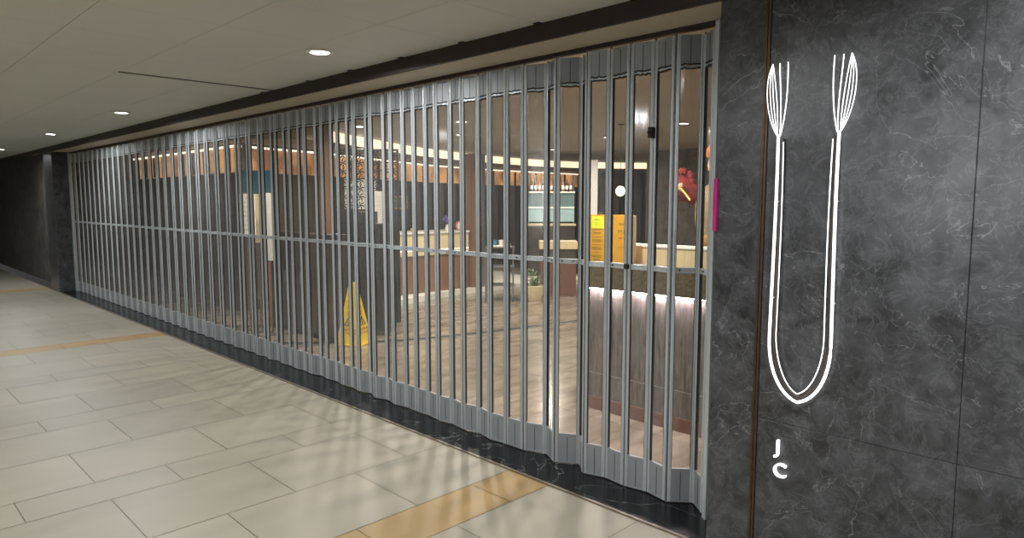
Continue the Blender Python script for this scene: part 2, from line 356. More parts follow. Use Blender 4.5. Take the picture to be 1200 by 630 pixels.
# ------------------------------------------------------------------ shop shell
rnd=random.Random(3); tiles=[]
for i in range(26):
    for j in range(26):
        x0=-14.2+.6*i*1.12; y0=.26+.6*j
        k=rnd.uniform(.90,1.10); c=srgb(140,128,115); tiles.append((x0,x0+.672,y0,y0+.6,(c[0]*k,c[1]*k,c[2]*k,1)))
struct(tiled('floor',tiles,0,M['shop_tiles'],.003,(-14.2,3.2,.26,16),srgb(90,78,66)),'brown polished tile floor inside the shop','floor')
cove=[(-14.2,.75),(-9.2,.78),(-8.6,1.35),(-8.74,1.9),(-9.0,2.34),(-9.55,3.3),(-10.2,4.44),(-10.86,6.2),(-11.3,8.2),(-11.35,10.0),(-11.0,10.95),(-10.2,12.1),(-9.0,13.0),(-7.9,13.4)]
# smooth the cove line
def smooth(pts,it=2):
    for _ in range(it):
        q=[pts[0]]
        for a,b in zip(pts[:-1],pts[1:]): q += [(.75*a[0]+.25*b[0],.75*a[1]+.25*b[1]),(.25*a[0]+.75*b[0],.25*a[1]+.75*b[1])]
        q.append(pts[-1]); pts=q
    return pts
cv=smooth(cove)
cv_lit=smooth(cove[3:]); cv_dim=smooth(cove[:4])
def ribbon(mb, line, z0, z1, t=.03):
    for a,b in zip(line[:-1],line[1:]):
        a=Vector((*a,0)); b=Vector((*b,0)); d=(b-a).normalized(); n=Vector((-d.y,d.x,0))*t
        vs=[a,b,b+n,a+n]; mb.add([(v.x,v.y,z0) for v in vs]+[(v.x,v.y,z1) for v in vs],[(0,3,2,1),(4,5,6,7),(0,1,5,4),(1,2,6,5),(2,3,7,6),(3,0,4,7)])
# upper ceiling in front of the cove, lower ceiling behind it
uc=MB(); uc.box((-14.2,.26,2.6),(3.2,16,2.64)); struct(uc.build('ceiling',M['shop_ceiling']),'warm brown shop ceiling','ceiling')
lc=MB()
for a,b in zip(cv[:-1],cv[1:]):
    # strip from the cove line to the left / rear boundary
    def far(p): return (-14.2, 16.0) if False else (p[0]-4.5, p[1]+2.6)
    A,B=a,b; lc.add([(A[0],A[1],2.435),(B[0],B[1],2.435),(far(B)[0],far(B)[1],2.435),(far(A)[0],far(A)[1],2.435)],[(0,1,2,3)])
    lc.add([(A[0],A[1],2.595),(B[0],B[1],2.595),(far(B)[0],far(B)[1],2.595),(far(A)[0],far(A)[1],2.595)],[(0,1,2,3)])
struct(lc.build('ceiling',M['shop_ceiling_low']),'brown lower ceiling behind the curved light band','ceiling')
fd=MB(); ribbon(fd,cv_dim,2.44,2.598,-.02); struct(fd.build('trim_7',M['shop_ceiling_low']),'unlit brown ceiling step left of the light band','trim')
cb=MB(); ribbon(cb,cv_lit,2.445,2.595,-.02); tag(cb.build('cove_light',M['cove']),'long curved band of warm light under the shop ceiling','light')

back=[(-14.2,1.1),(-9.75,1.12),(-10.3,2.84),(-11.0,4.1),(-12.0,6.2),(-12.7,9.0),(-12.9,12.4),(-11.0,14.6),(-7.9,14.6)]
mb=MB(); ribbon(mb,back,0,2.6,.1); struct(mb.build('wall_back',M['backwall']),'dark brown back wall of the shop','wall')
mb=MB().box((-7.9,8.6,0),(3.2,8.75,2.6)).box((-7.9,8.75,0),(-7.75,14.6,2.6)); struct(mb.build('wall_rear',M['darkwall']),'dark grey stone wall at the rear right of the shop','wall')
struct(MB().box((-14.3,.3,0),(-14.2,1.2,2.6)).build('wall_end',M['backwall']),'dark end wall behind the far left of the gate','wall')
# orange backlit panel band and thin light line on the back wall
def inset(line, d):
    out=[]
    for i,p in enumerate(line):
        a=Vector(line[max(i-1,0)]); b=Vector(line[min(i+1,len(line)-1)]); t=(b-a).normalized(); n=Vector((t.y,-t.x)); out.append((p[0]+n.x*d,p[1]+n.y*d))
    return out
bi=inset(back,.03)
def orange_mat():
    m=bpy.data.materials.new('orange lit panel'); m.use_nodes=True; nt=m.node_tree; b=nt.nodes['Principled BSDF']
    tc=nt.nodes.new('ShaderNodeTexCoord'); nz=nt.nodes.new('ShaderNodeTexNoise'); nz.inputs['Scale'].default_value=2.2; nz.inputs['Detail'].default_value=3
    rp=nt.nodes.new('ShaderNodeValToRGB'); rp.color_ramp.elements[0].color=srgb(150,96,60); rp.color_ramp.elements[1].color=srgb(255,190,120); rp.color_ramp.elements[0].position=.35; rp.color_ramp.elements[1].position=.65
    nt.links.new(tc.outputs['Object'],nz.inputs['Vector']); nt.links.new(nz.outputs['Fac'],rp.inputs[0]); nt.links.new(rp.outputs[0],b.inputs['Base Color']); nt.links.new(rp.outputs[0],b.inputs['Emission Color']); b.inputs['Emission Strength'].default_value=ORANGE_E
    return m
M['orange']=orange_mat()
ob=empty('backlit_band',(-11,4,0)); tag(ob,'band of orange backlit panels high on the back wall','light')
mb=MB(); ribbon(mb,[(x+11,y-4) for x,y in inset(back[:7],.05)],2.02,2.36,.04); mb.build('lit_panel',M['orange'],ob)
mb=MB(); ribbon(mb,[(x+11,y-4) for x,y in inset(back[:7],.08)],2.37,2.40,.03); mb.build('light_line',M['line'],ob)
mb=MB()
lin=inset(back[:7],.07)
for a,b in zip(lin[:-1],lin[1:]):
    L=math.dist(a,b); n=max(1,int(L/.42))
    for k in range(n):
        t=(k+.5)/n; x=a[0]+(b[0]-a[0])*t+11; y=a[1]+(b[1]-a[1])*t-4
        mb.box((x-.02,y-.02,2.02),(x+.02,y+.02,2.36))
mb.build('divider',M['darkwood'],ob)
# curved floor inlay and curved step
inl=smooth([(-7.4,.28),(-6.57,1.14),(-6.22,1.97),(-6.0,2.97),(-5.79,4.16),(-5.6,6.0),(-5.2,8.5)],2)
mb=MB(); ribbon(mb,inl,-.001,.006,.05); struct(mb.build('trim_5',M['black']),'dark curved inlay line in the shop floor','trim')
mb=MB(); ribbon(mb,[(x+.06,y-.02) for x,y in inl],-.001,.004,.04); struct(mb.build('trim_6',M['steel']),'pale curved inlay line beside the dark one','trim')
stp=smooth([(-8.25,1.75),(-8.40,2.47),(-8.75,3.6),(-8.92,4.55),(-8.87,5.75),(-8.6,6.6),(-8.2,8.0)],2)
mb=MB()
pts=stp+[(-12.2,8.0),(-11.6,6.0),(-10.8,4.3),(-10.1,2.9),(-9.8,1.75)]
mb.prism(pts,0,.09); struct(mb.build('floor',M['white']),'raised pale stone platform under the bar counters','floor')

# ------------------------------------------------------------------ downlights
def downlight_thing(x,y,z,watt,colr,label,cat_group,first=None):
    t=empty('downlight',(x,y,z)); tag(t,label,'ceiling light',cat_group)
    MB().lathe([(.062,-.001),(.086,-.001),(.088,-.006),(.062,-.010),(.060,-.004)],n=28).build('ring',M['white'],t,smooth=True)
    MB().lathe([(.060,-.003),(.060,-.0055)],n=28).build('lens',M['lens'],t)
    ld=bpy.data.lights.new('downlight_lamp','AREA'); ld.shape='DISK'; ld.size=.12; ld.energy=watt; ld.color=colr; ld.spread=math.radians(170)
    lo=bpy.data.objects.new('lamp',ld); col.objects.link(lo); lo.location=(0,0,-.02); lo.parent=t
    return t
for i,(x,y) in enumerate(CORRIDOR_SPOTS):
    if i==11: lab='added fill light in the corridor ceiling, out of view, brightening the upper gate'
    elif i in (8,9,10): lab='round downlight above the gate, '+('second','third','fourth')[i-8]+' from the large marble wall'
    elif i==0: lab='bright round downlight in the corridor ceiling above the gate'
    elif y>-1.3: lab='round downlight in the corridor ceiling close to the gate, further along'
    else: lab=('','nearest','second','third','fourth','fifth','farthest','farthest')[min(i-1,7)]+' downlight in the middle row of the corridor ceiling, counted from the marble wall'
    downlight_thing(x,y,Z-.001,CORRIDOR_W*(.78 if y>-1.3 else .45 if i==11 else 1.3),CORRIDOR_COL,lab,'corridor ceiling downlights')
SHOP_LAB=dict(zip(SHOP_SPOTS,('warm downlight in the shop ceiling above the festive statue','warm downlight in the shop ceiling behind the left end of the reception counter','warm downlight in the shop ceiling close to the globe lamp','warm downlight in the shop ceiling above the curved floor inlay','warm downlight in the shop ceiling in front of the cream service counter','warm downlight in the shop ceiling near the rear stone wall','warm downlight in the shop ceiling in front of the back bar','warm downlight in the shop ceiling at the far right behind the statue','added fill downlight between gate and reception counter, brightening the amber boards','added fill downlight near the yellow floor sign, brightening the menu sheet','added fill downlight in front of the middle of the bar counter','added fill downlight in front of the near end of the bar counter')))
for x,y in SHOP_SPOTS:
    downlight_thing(x,y,2.599,SHOP_W,SHOP_COL,SHOP_LAB[(x,y)],'shop ceiling downlights')

# ------------------------------------------------------------------ the folding gate
hinges=[(-7.111,-0.01),(-6.973,0.016),(-6.837,-0.022),(-6.701,0.016),(-6.564,-0.021),(-6.428,0.017),(-6.288,-0.011),(-6.149,0.007),(-6.007,-0.012),(-5.868,0.01),(-5.727,-0.013),(-5.591,0.028),(-5.451,0.004),(-5.314,0.022),(-5.177,-0.005),(-5.042,0.013),(-4.905,-0.014),(-4.776,0.026),(-4.647,-0.026),(-4.519,0.017),(-4.384,-0.02),(-4.25,0.003),(-4.109,-0.005),(-3.972,0.001),(-3.832,-0.019),(-3.694,0.001),(-3.551,-0.019),(-3.411,0.005),(-3.27,-0.028),(-3.124,-0.014),(-2.972,-0.013),(-2.827,0.044),(-2.697,-0.023),(-2.565,0.06),(-2.46,-0.033),(-2.328,0.006),(-2.184,-0.011),(-2.046,0.013),(-1.906,-0.019),(-1.796,0.072),(-1.691,-0.013)]
x=hinges[0][0]; k=0; ext=[]
while x>-14.0:
    x-=.1385; k+=1; ext.append((x, .016 if k%2 else -.018))
hinges=ext[::-1]+hinges
gate=empty('folding_gate',(-1.69,0,0)); tag(gate,'long grey aluminium folding gate of narrow clear panels closing the shop front','folding gate')
ZB,ZT=.011,2.425; GL0,GL1=.195,2.262; ZR=1.247
def place(o,a): o.location=(a[0]+1.69,a[1],0)
# hinge post mesh (shared)
hp=MB()
hp.cyl((0,0,ZB-.006),(0,0,ZT+.012),.0058,n=12)
for z in (.12,.6,1.1,1.5,2.0,2.33): hp.cyl((0,0,z),(0,0,z+.05),.0072,n=12)
hinge_me=hp.mesh('hinge_post',M['hinge'],smooth=True)
for i,h in enumerate(hinges[:]):
    o=bpy.data.objects.new('hinge_post',hinge_me); col.objects.link(o); o.parent=gate; place(o,h)
for i in range(len(hinges)-1):
    a=Vector(hinges[i]); b=Vector(hinges[i+1]); L=(b-a).length; ang=math.atan2((b-a).y,(b-a).x)
    wide=(b-a).y>0
    rr=random.Random(i)
    p=empty('gate_panel',(a.x+1.69,a.y,0),ang); p.parent=gate
    e=.0038; sw=.0185; th=.0115
    f=MB()
    for x0,x1 in ((e,e+sw),(L-e-sw,L-e)):
        # ribbed stile: flange, raised bead
        f.box((x0,-th*.6,ZB),(x1,th*.6,ZT))
        xm=(x0+x1)/2
        f.cyl((xm-.0038,-th*.55,ZB),(xm-.0038,-th*.55,ZT),.0042,n=8); f.cyl((xm+.0052,-th*.55,ZB),(xm+.0052,-th*.55,ZT),.0030,n=6)
        f.cyl((xm,th*.55,ZB),(xm,th*.55,ZT),.0036,n=8)
    f.build('stile_frame',M['alu'],p,smooth=True)
    x0,x1=e+sw,L-e-sw; xm=(x0+x1)/2
    # bottom and top solid plates with a centre groove and a folded lip
    gb=MB()
    for xx in (x0,x1): gb.box((xx-.0008,-.0085,GL0),(xx+.0008,.0085,GL1))
    for za,zb in ((ZB+.006,GL0-.024),(GL1+.024,ZT-.012)): gb.box((xm-.0010,-.0052,za),(xm+.0010,.0052,zb))
    gb.build('seal',M['gasket'],p)
    q=MB(); q.box((x0,-.004,ZB+.004),(xm-.0012,.004,GL0-.022)); q.box((xm+.0012,-.004,ZB+.004),(x1,.004,GL0-.022)); q.box((xm-.0015,-.0015,ZB+.004),(xm+.0015,.0015,GL0-.022))
    q.box((x0,-.0075,GL0-.022),(x1,.0075,GL0-.002)); q.box((x0,-.006,ZB-.002),(x1,.006,ZB+.008))
    q.build('bottom_plate',M['plate'],p,bevel=.001)
    dz=rr.uniform(-.008,.006)
    q=MB(); q.box((x0,-.004,GL1+.022),(xm-.0012,.004,ZT-.004)); q.box((xm+.0012,-.004,GL1+.022),(x1,.004,ZT-.004)); q.box((xm-.0015,-.0015,GL1+.022),(xm+.0015,.0015,ZT-.004))
    q.box((x0,-.006,ZT-.010),(x1,.006,ZT+.002))
    q.build('top_plate',M['plate'],p,bevel=.001)
    g=MB(); n=7; t0=dz*.4                 # perished rubber gasket: two wavy lines
    for zc,hh in ((GL1+.020,.0035),(GL1+.002,.003)):
        for s_ in range(n):
            xa=x0+(x1-x0)*s_/n; xb=x0+(x1-x0)*(s_+1)/n; zz=zc+rr.uniform(-.003,.003)
            g.box((xa,-.0085,zz-hh),(xb+.0005,.0085,zz+hh))
    g.build('gasket',M['gasket'],p)
    MB().box((x0,-.0045,GL1+.003),(x1,.0045,GL1+.020)).build('top_lip',M['rail'],p)
    r=MB(); r.box((x0,-.007,ZR-.015),(x1,.007,ZR+.015)); r.box((x0,-.0095,ZR-.011),(x1,.0095,ZR-.007)); r.box((x0,-.0095,ZR+.009),(x1,.0095,ZR+.013))
    r.build('middle_rail',M['rail'],p,bevel=.001)
    if rr.random()<.55:
        s=MB()
        for _ in range(rr.randint(1,3)):
            xx=rr.uniform(x0+.01,x1-.01); s.cyl((xx,-.008,ZR+rr.uniform(-.004,.004)),(xx,-.012,ZR),.004,n=8)
        s.build('rivet',M['gasket'],p)
    MB().box((x0-.003,-.0012,ZR+.013),(x1+.003,.0012,GL1+.004)).build('upper_pane',M['glazing'],p)
    MB().box((x0-.003,-.0012,GL0-.004),(x1+.003,.0012,ZR-.013)).build('lower_pane',M['glazing'],p)
# top track and jamb channels
MB().box((-14.15+1.69,-.018,2.438),(.13,.018,2.464)).build('top_track',M['dark'],gate)
j=MB(); j.box((.012,-.05,0.004),(.030,.05,2.45)); j.box((.03,-.062,.004),(.040,.05,2.45)); j.box((.04,-.05,.004),(.09,-.03,2.45)); j.build('jamb_channel',M['alu'],gate,bevel=.002)
j=MB(); j.box((-14.15+1.69,-.05,0.004),(-14.08+1.69,.05,2.45)); j.build('far_jamb_channel',M['alu'],gate,bevel=.002)
# worn black patches (handle stub and lock) seen on the right hand posts
k=MB(); k.box((-2.046+1.69-.012,-.032,1.93),(-2.046+1.69+.014,.0,1.985)); k.cyl((-2.046+1.69,-.034,1.957),(-2.046+1.69,-.044,1.957),.009); k.build('lock',M['gasket'],gate,bevel=.002)
k=MB(); k.box((-2.184+1.69-.01,-.036,1.236),(-2.184+1.69+.014,-.012,1.262)); k.build('catch',M['gasket'],gate,bevel=.002)

# magenta sign blade beside the jamb
mg=MB().box((-1.524,-.305,1.47),(-1.507,-.2905,1.70)).box((-1.524,-.307,1.56),(-1.520,-.304,1.64)); tag(mg.build('acrylic_sign',M['magenta'],bevel=.001),'narrow magenta acrylic strip sign on the left edge of the marble wall','sign')

# ------------------------------------------------------------------ white neon sign on the marble
NX=-1.215; ny=FRONT-.028
sign=empty('neon_sign',(NX,FRONT,1.4)); tag(sign,'tall white neon sign with leaf shape on the dark marble wall','neon sign')
def neon(pts,r,name='neon_tube'):
    o=MB().tube([(x-NX,ny-FRONT,z-1.4) for x,z in pts],r).build(name,M['neon'],sign,smooth=True); return o
def bez(p0,p1,p2,p3,n=14):
    return [tuple((1-t)**3*a+3*(1-t)**2*t*b+3*(1-t)*t*t*c+t**3*d for a,b,c,d in zip(p0,p1,p2,p3)) for t in [i/n for i in range(n+1)]]
AX=-1.115   # mirror axis of the sign
def both(pts,r):
    neon(pts,r); neon([(2*AX-x,z) for x,z in pts],r)
for l0,l1 in ((-.040,-.034),(-.022,-.018),(-.004,-.002)):
    both(bez((-1.267,2.155),(-1.267+l0,2.08),(-1.250+l1,1.93),(-1.238,1.865)),.0018)
both(bez((-1.267,2.155),(-1.252,2.08),(-1.236,1.95),(-1.238,1.865)),.0018)
both(bez((-1.238,2.155),(-1.236,2.08),(-1.222,1.98),(-1.228,1.865)),.0022)
both(bez((-1.205,2.155),(-1.20,2.06),(-1.205,1.95),(-1.226,1.865)),.0022)
ln=bez((-1.234,1.87),(-1.230,1.60),(-1.236,1.37),(-1.240,1.03),16)+bez((-1.240,1.03),(-1.240,.90),(-1.19,.80),(AX,.78),12)[1:]
both(ln,.0062)
ln2=bez((-1.212,1.84),(-1.206,1.60),(-1.208,1.37),(-1.212,1.05),16)+bez((-1.212,1.05),(-1.210,.94),(-1.17,.835),(AX,.815),12)[1:]
both(ln2,.0022)
bt=MB()
for s_ in (0,1):
    pp=[((2*AX-x if s_ else x)-NX,-.010,z-1.4) for x,z in [((a[0]+b[0])/2,(a[1]+b[1])/2) for a,b in zip(ln,ln2)]]; bt.tube(pp,.008,6)
bt.build('backing',M['darkwood'],sign)
for (x,z) in ((-1.231,1.6),(-1.236,1.2),(2*AX+1.231,1.6),(2*AX+1.236,1.2)):
    MB().cyl((x-NX,0.0,z-1.4),(x-NX,ny-FRONT,z-1.4),.004).build('standoff',M['white'],sign)
lt=empty('neon_letters',(-1.2,FRONT,.52)); tag(lt,'small white lit letters on the marble below the neon sign','sign')
text_mesh('letter','J',.085,M['neon'],lt,(.008,-.012,.045),(PI/2,0,0),.008)
text_mesh('letter','C',.085,M['neon'],lt,(.020,-.012,-.055),(PI/2,0,0),.008)
MB().cyl((-1.29+.0,FRONT,1.80),(-1.29,FRONT-.004,1.80),.012).build('blue_dot',M['blue']) if False else None

# ------------------------------------------------------------------ reception counter with lit ledge
c=empty('reception_counter',(-2.2,1.02,0)); tag(c,'stone fronted reception counter with glowing strip under its brown granite ledge','counter')
ox,oy=-2.2,1.02
MB().prism([(-3.29-ox,0),(.2,0),(.2,.5),(-3.62-ox,.5)],.29,.93).build('front_panel',M['counter_stone'],c,bevel=.002)
MB().prism([(-3.29-ox,0),(.2,0),(.2,.5),(-3.62-ox,.5)],.10,.284).build('lower_panel',M['counter_stone'],c,bevel=.002)
MB().prism([(-3.285-ox,.006),(.195,.006),(.195,.49),(-3.6-ox,.49)],.28,.30).build('joint_strip',M['white'],c)
MB().prism([(-3.29-ox,-.006),(.2,-.006),(.2,.5),(-3.62-ox,.5)],0,.10).build('plinth',M['redbrown'],c,bevel=.002)
MB().prism([(-3.32-ox,-.07),(.22,-.07),(.22,.56),(-3.70-ox,.56)],.955,1.125).build('granite_ledge',M['ledge'],c,bevel=.003)
MB().box((-3.28-ox,-.045,.946),(.19,-.015,.954)).build('led_strip',M['ledge_led'],c)
MB().prism([(-3.29-ox,0.005),(.2,0.005),(.2,.5),(-3.62-ox,.5)],.93,.956).build('shadow_gap',M['darkwood'],c)

bx=empty('cream_trough',(-2.7,1.30,1.125)); tag(bx,'cream laminate trough with a white rim standing on the counter ledge','trough')
b=MB(); b.box((-.42,-.08,0),(.75,.10,.135)); b.build('body',M['cream'],bx,bevel=.004)
r=MB(); r.box((-.425,-.085,.135),(.755,-.060,.150)); r.box((-.425,.080,.135),(.755,.105,.150)); r.box((-.425,-.06,.135),(-.40,.08,.150)); r.box((.73,-.06,.135),(.755,.08,.150)); r.build('rim',M['white'],bx,bevel=.002)

# amber menu boards on the counter
def board(name,x0,x1,h,m,label,y=1.10):
    t=empty(name,((x0+x1)/2,y,1.125)); tag(t,label,'sign board','amber boards on the counter')
    w_=(x1-x0)
    MB().box((-w_/2,-.012,.006),(w_/2,.012,h)).build('panel',m,t,bevel=.002)
    f=MB(); f.box((-w_/2,-.05,0),(w_/2,.06,.008)); f.build('foot',M['black'],t,bevel=.002)
    return t
t=board('sign_board',-3.335,-3.185,.375,M['amber'],'amber board on the counter with a fluorescent yellow note taped at its top')
for k_,(s_,z) in enumerate((('— ~ —',.262),('====',.235),('~~~~~~',.205),('OOOO',.175),('~~~~~~',.145),('OOOO',.115),('~~~~',.085),('OOOO',.055),('====',.03))):
    text_mesh('print',s_,.030,M['ink'],t,(0,-.0125,z),(PI/2,0,0),.0005)
nt_=MB().box((-.052,-.0150,.27),(.066,-.0125,.362)).build('paper_note',M['note'],t)
text_mesh('note_writing','== ==',.022,M['ink'],t,(.006,-.0155,.335),(PI/2,0,0),.0003)
text_mesh('note_writing','— — —\n— —',.018,M['ink'],t,(.006,-.0155,.305),(PI/2,0,0),.0003)
MB().box((.0,-.012,.375),(.03,.012,.395)).build('clip',M['ink'],t)
t2=board('sign_board',-3.145,-2.93,.375,M['amber2'],'plain orange amber board on the counter left of the cream trough')
for s_,z,sz in (('===',.305,.042),('|=| |=|',.255,.036),('== ==',.20,.03),('— —',.14,.03)):
    text_mesh('print',s_,sz,M['ink'],t2,(.02,-.0125,z),(PI/2,0,0),.0005)
MB().box((.098,-.03,.0),(.112,.03,.372)).build('side_edge',M['cream'],t2,bevel=.002)

# ------------------------------------------------------------------ statue behind the counter, red ornament arm
st=empty('festive_statue',(-2.85,2.2,0)); tag(st,'painted festive figure in red and olive robe behind the counter','statue')
body=MB(); body.lathe([(.30,0),(.29,.1),(.24,.5),(.20,.95),(.17,1.25),(.20,1.45),(.21,1.60),(.15,1.70),(.07,1.76),(.06,1.80)],n=24,sy=.75); body.build('robe',M['olive'],st,smooth=True)
MB().lathe([(.245,.40),(.25,.45),(.215,.95),(.185,1.18),(.175,1.2)],n=24,sy=.76).build('skirt',M['pink'],st,smooth=True)
MB().lathe([(.176,1.22),(.19,1.24),(.19,1.30),(.178,1.32)],n=24,sy=.78).build('sash',M['gold'],st,smooth=True)
h=MB(); h.ball((0,-.01,1.90),.105,18,12,(.86,.95,1.2)); h.ball((-.0,-.112,1.895),.016,8,6,(1,1,1.4)); 
for sx in (-1,1): h.ball((sx*.095,0,1.90),.022,8,6,(.5,1,1.4))
h.build('head',M['skin'],st,smooth=True)
e_=MB(); [e_.ball((sx*.038,-.098,1.925),.010,8,6,(1.3,.6,.7)) for sx in (-1,1)]; [e_.tube([(sx*.016,-.10,1.948),(sx*.04,-.102,1.956),(sx*.062,-.088,1.950)],.0045) for sx in (-1,1)]
[e_.tube([(sx*.006,-.108,1.862),(sx*.03,-.106,1.862),(sx*.052,-.094,1.838)],.005) for sx in (-1,1)]; e_.build('eyes_and_moustache',M['black'],st,smooth=True)
MB().ball((0,-.100,1.845),.020,10,6,(1.2,.5,.5)).build('mouth',M['redink'],st,smooth=True)
hb=MB(); hb.lathe([(.10,1.96),(.115,1.98),(.118,2.02),(.095,2.06),(.05,2.10),(.02,2.12)],n=20); [hb.cyl((sx*.1,0,2.0),(sx*.2,0,2.03),.022,.012) for sx in (-1,1)]; hb.build('hat',M['orangewood'],st,smooth=True)
bd=MB(); bd.lathe([(.004,1.66),(.03,1.72),(.05,1.80),(.045,1.83)],c=(0,-.095,0),n=12,sy=.4); bd.build('beard',M['red'],st,smooth=True)
sl=MB()
sl.tube([(-.12,0,1.62),(-.20,-.06,1.66),(-.31,-.09,1.72),(-.36,-.10,1.78)],[.075,.09,.10,.085],12)
for k_ in range(16):
    a_=k_*.72; sl.ball((-.30+.09*math.cos(a_)-.0,-.09+.03*math.sin(a_*2),1.74+.11*math.sin(a_)),.034,8,6,(1,.7,1.1))
sl.build('sleeve',M['red'],st,smooth=True)
sr=MB(); sr.tube([(.14,0,1.62),(.22,-.04,1.5),(.25,-.12,1.40)],[.07,.085,.10],12); sr.build('sleeve',M['red'],st,smooth=True)
hd=MB(); hd.ball((-.26,-.17,1.72),.03,10,8,(1,1,1.2))
for q in range(4): hd.tube([(-.275+q*.013,-.18,1.735),(-.272+q*.012,-.205,1.722),(-.268+q*.011,-.20,1.700)],.0065)
hd.tube([(-.245,-.17,1.74),(-.235,-.195,1.745),(-.245,-.205,1.735)],.007); hd.build('hand',M['skin'],st,smooth=True)
MB().tube([(-.33,-.19,1.80),(-.26,-.195,1.725),(-.20,-.20,1.67),(-.15,-.20,1.61)],.011).build('scepter',M['gold'],st,smooth=True)

# globe lamp
gl=empty('globe_lamp',(-5.38,4.28,1.735)); tag(gl,'glowing round globe lamp hanging above the amber boards','lamp')
MB().ball((0,0,0),.062,18,12,(1,1,1.1)).build('globe',M['pendant'],gl,smooth=True)
MB().cyl((0,0,.064),(0,0,.864),.003).build('cord',M['black'],gl); MB().cyl((0,0,.06),(0,0,.085),.018,.010).build('cap',M['black'],gl); MB().cyl((0,0,.852),(0,0,.8645),.04).build('ceiling_rose',M['black'],gl)

# ------------------------------------------------------------------ yellow floor sign
cs=empty('floor_sign',(-6.66,1.03,.0),math.radians(28)); tag(cs,'tall yellow pyramid wet floor warning sign on the shop floor','warning sign')
B=.145; Tt=.035; Hc=.68
m_=MB(); m_.add([(-B,-B,.02),(B,-B,.02),(B,B,.02),(-B,B,.02),(-Tt,-Tt,Hc),(Tt,-Tt,Hc),(Tt,Tt,Hc),(-Tt,Tt,Hc)],[(0,3,2,1),(4,5,6,7),(0,1,5,4),(1,2,6,5),(2,3,7,6),(3,0,4,7)]); m_.build('body',M['yellow'],cs,bevel=.004)
MB().box((-B-.02,-B-.02,.0),(B+.02,B+.02,.02)).build('base',M['yellow'],cs,bevel=.004)
MB().box((-.02,-.02,Hc-.002),(.02,.02,Hc+.02)).build('handle',M['yellow'],cs,bevel=.003)
tilt=math.atan2(B-Tt,Hc-.02)
for side in (0,1):
    rz=0 if side==0 else PI/2
    R_=Matrix.Rotation(rz,4,'Z')
    def put(name,body,size,z,mt):
        yy=-(B-(B-Tt)*(z-.02)/(Hc-.02))-.0015
        loc=R_@Vector((0,yy,z)); o=text_mesh(name,body,size,mt,cs,loc,(PI/2-tilt,0,rz),.0008)
    for ch,z in (('小',.56),('心',.49),('地',.42),('滑',.35)): put('print',ch,.066,z,M['redink'])
    put('print','CAUTION',.042,.175,M['redink']); put('print','WET FLOOR',.036,.135,M['redink'])
    # warning triangle outline
    z=.265; yy=-(B-(B-Tt)*(z-.02)/(Hc-.02))-.003
    tm=MB(); tri=[(-.055,0,-.04),(.055,0,-.04),(0,0,.055)]
    for a,b_ in zip(tri,tri[1:]+tri[:1]): tm.tube([a,b_],.005,6)
    tm.tube([(-.012,0,-.03),(0,0,0),(.014,0,-.028)],.004,6); tm.ball((.0,0,.018),.007,8,6)
    o=tm.build('warning_triangle',M['ink'],cs); o.location=R_@Vector((0,yy,z)); o.rotation_euler=(-tilt,0,rz)

# ------------------------------------------------------------------ black podium, menu sheet, lattice screen
pd=empty('host_podium',(-6.98,1.55,0),math.radians(45)); tag(pd,'black host podium standing just inside the gate beside the yellow floor sign','podium')
MB().box((-.16,-.12,.0),(.14,.16,1.34)).build('body',M['black'],pd,bevel=.006)
MB().box((-.165,-.13,1.34),(.0,.165,1.48)).build('raised_top',M['black'],pd,bevel=.006)
MB().box((-.17,-.13,.0),(.15,.17,.05)).build('base',M['darkwood'],pd,bevel=.004)
MB().tube([(.145,-.12,.60),(.155,-.135,.66),(.17,-.135,.72)],.006).build('handle',M['steel'],pd,smooth=True)
ms=empty('menu_stand',(-7.36,1.86,0),math.radians(45)); tag(ms,'white menu sheet on a thin stand behind the black podium','menu stand')
MB().box((-.12,-.006,1.28),(.09,.006,1.73)).build('sheet',M['white'],ms,bevel=.002)
for z in (1.66,1.60,1.55,1.50,1.45): text_mesh('print','——— ——',.03,M['steel'],ms,(-.015,-.0065,z),(PI/2,0,0),.0003)
MB().cyl((0,.012,.02),(0,.012,1.3),.012).build('pole',M['steel'],ms); MB().lathe([(.14,0),(.14,.015),(.02,.03)],n=20).build('base',M['steel'],ms)
ls=empty('lattice_screen',(-7.72,1.95,0),math.radians(45)); tag(ls,'dark partition with openwork floral metal lattice along its upper part','screen')
MB().box((-.40,-.03,.0),(.40,.03,1.50)).build('lower_panel',M['black'],ls,bevel=.004)
f=MB(); f.box((-.40,-.02,1.50),(-.375,.02,2.28)); f.box((.375,-.02,1.50),(.40,.02,2.28)); f.box((-.40,-.02,2.255),(.40,.02,2.28)); f.build('frame',M['black'],ls,bevel=.002)
la=MB()
for i in range(7):
    for j_ in range(7):
        cx=-.33+.11*i; cz=1.55+.11*j_
        for k_ in range(6):
            a_=k_*PI/3+(i+j_)*.3
            la.tube([(cx,0,cz),(cx+.034*math.cos(a_+.3),.0,cz+.034*math.sin(a_+.3)),(cx+.064*math.cos(a_),0,cz+.064*math.sin(a_))],[.003,.0105,.003],6)
la.build('lattice',M['black'],ls)
mf=MB().box((-8.07,1.43,0),(-7.95,1.55,2.60)).build('timber_post',M['brownwood'],bevel=.004); tag(mf,'brown timber post left of the lattice screen','post')

wl=MB().box((-.02,-.55,1.42),(.02,.55,1.99)).build('glow_sheet',M['cream_glow'],bevel=.003,loc=(-10.52,3.62,0),rz=math.atan2(1.26,-.7)-PI/2); tag(wl,'pale glowing wall display behind the lattice screen','display')

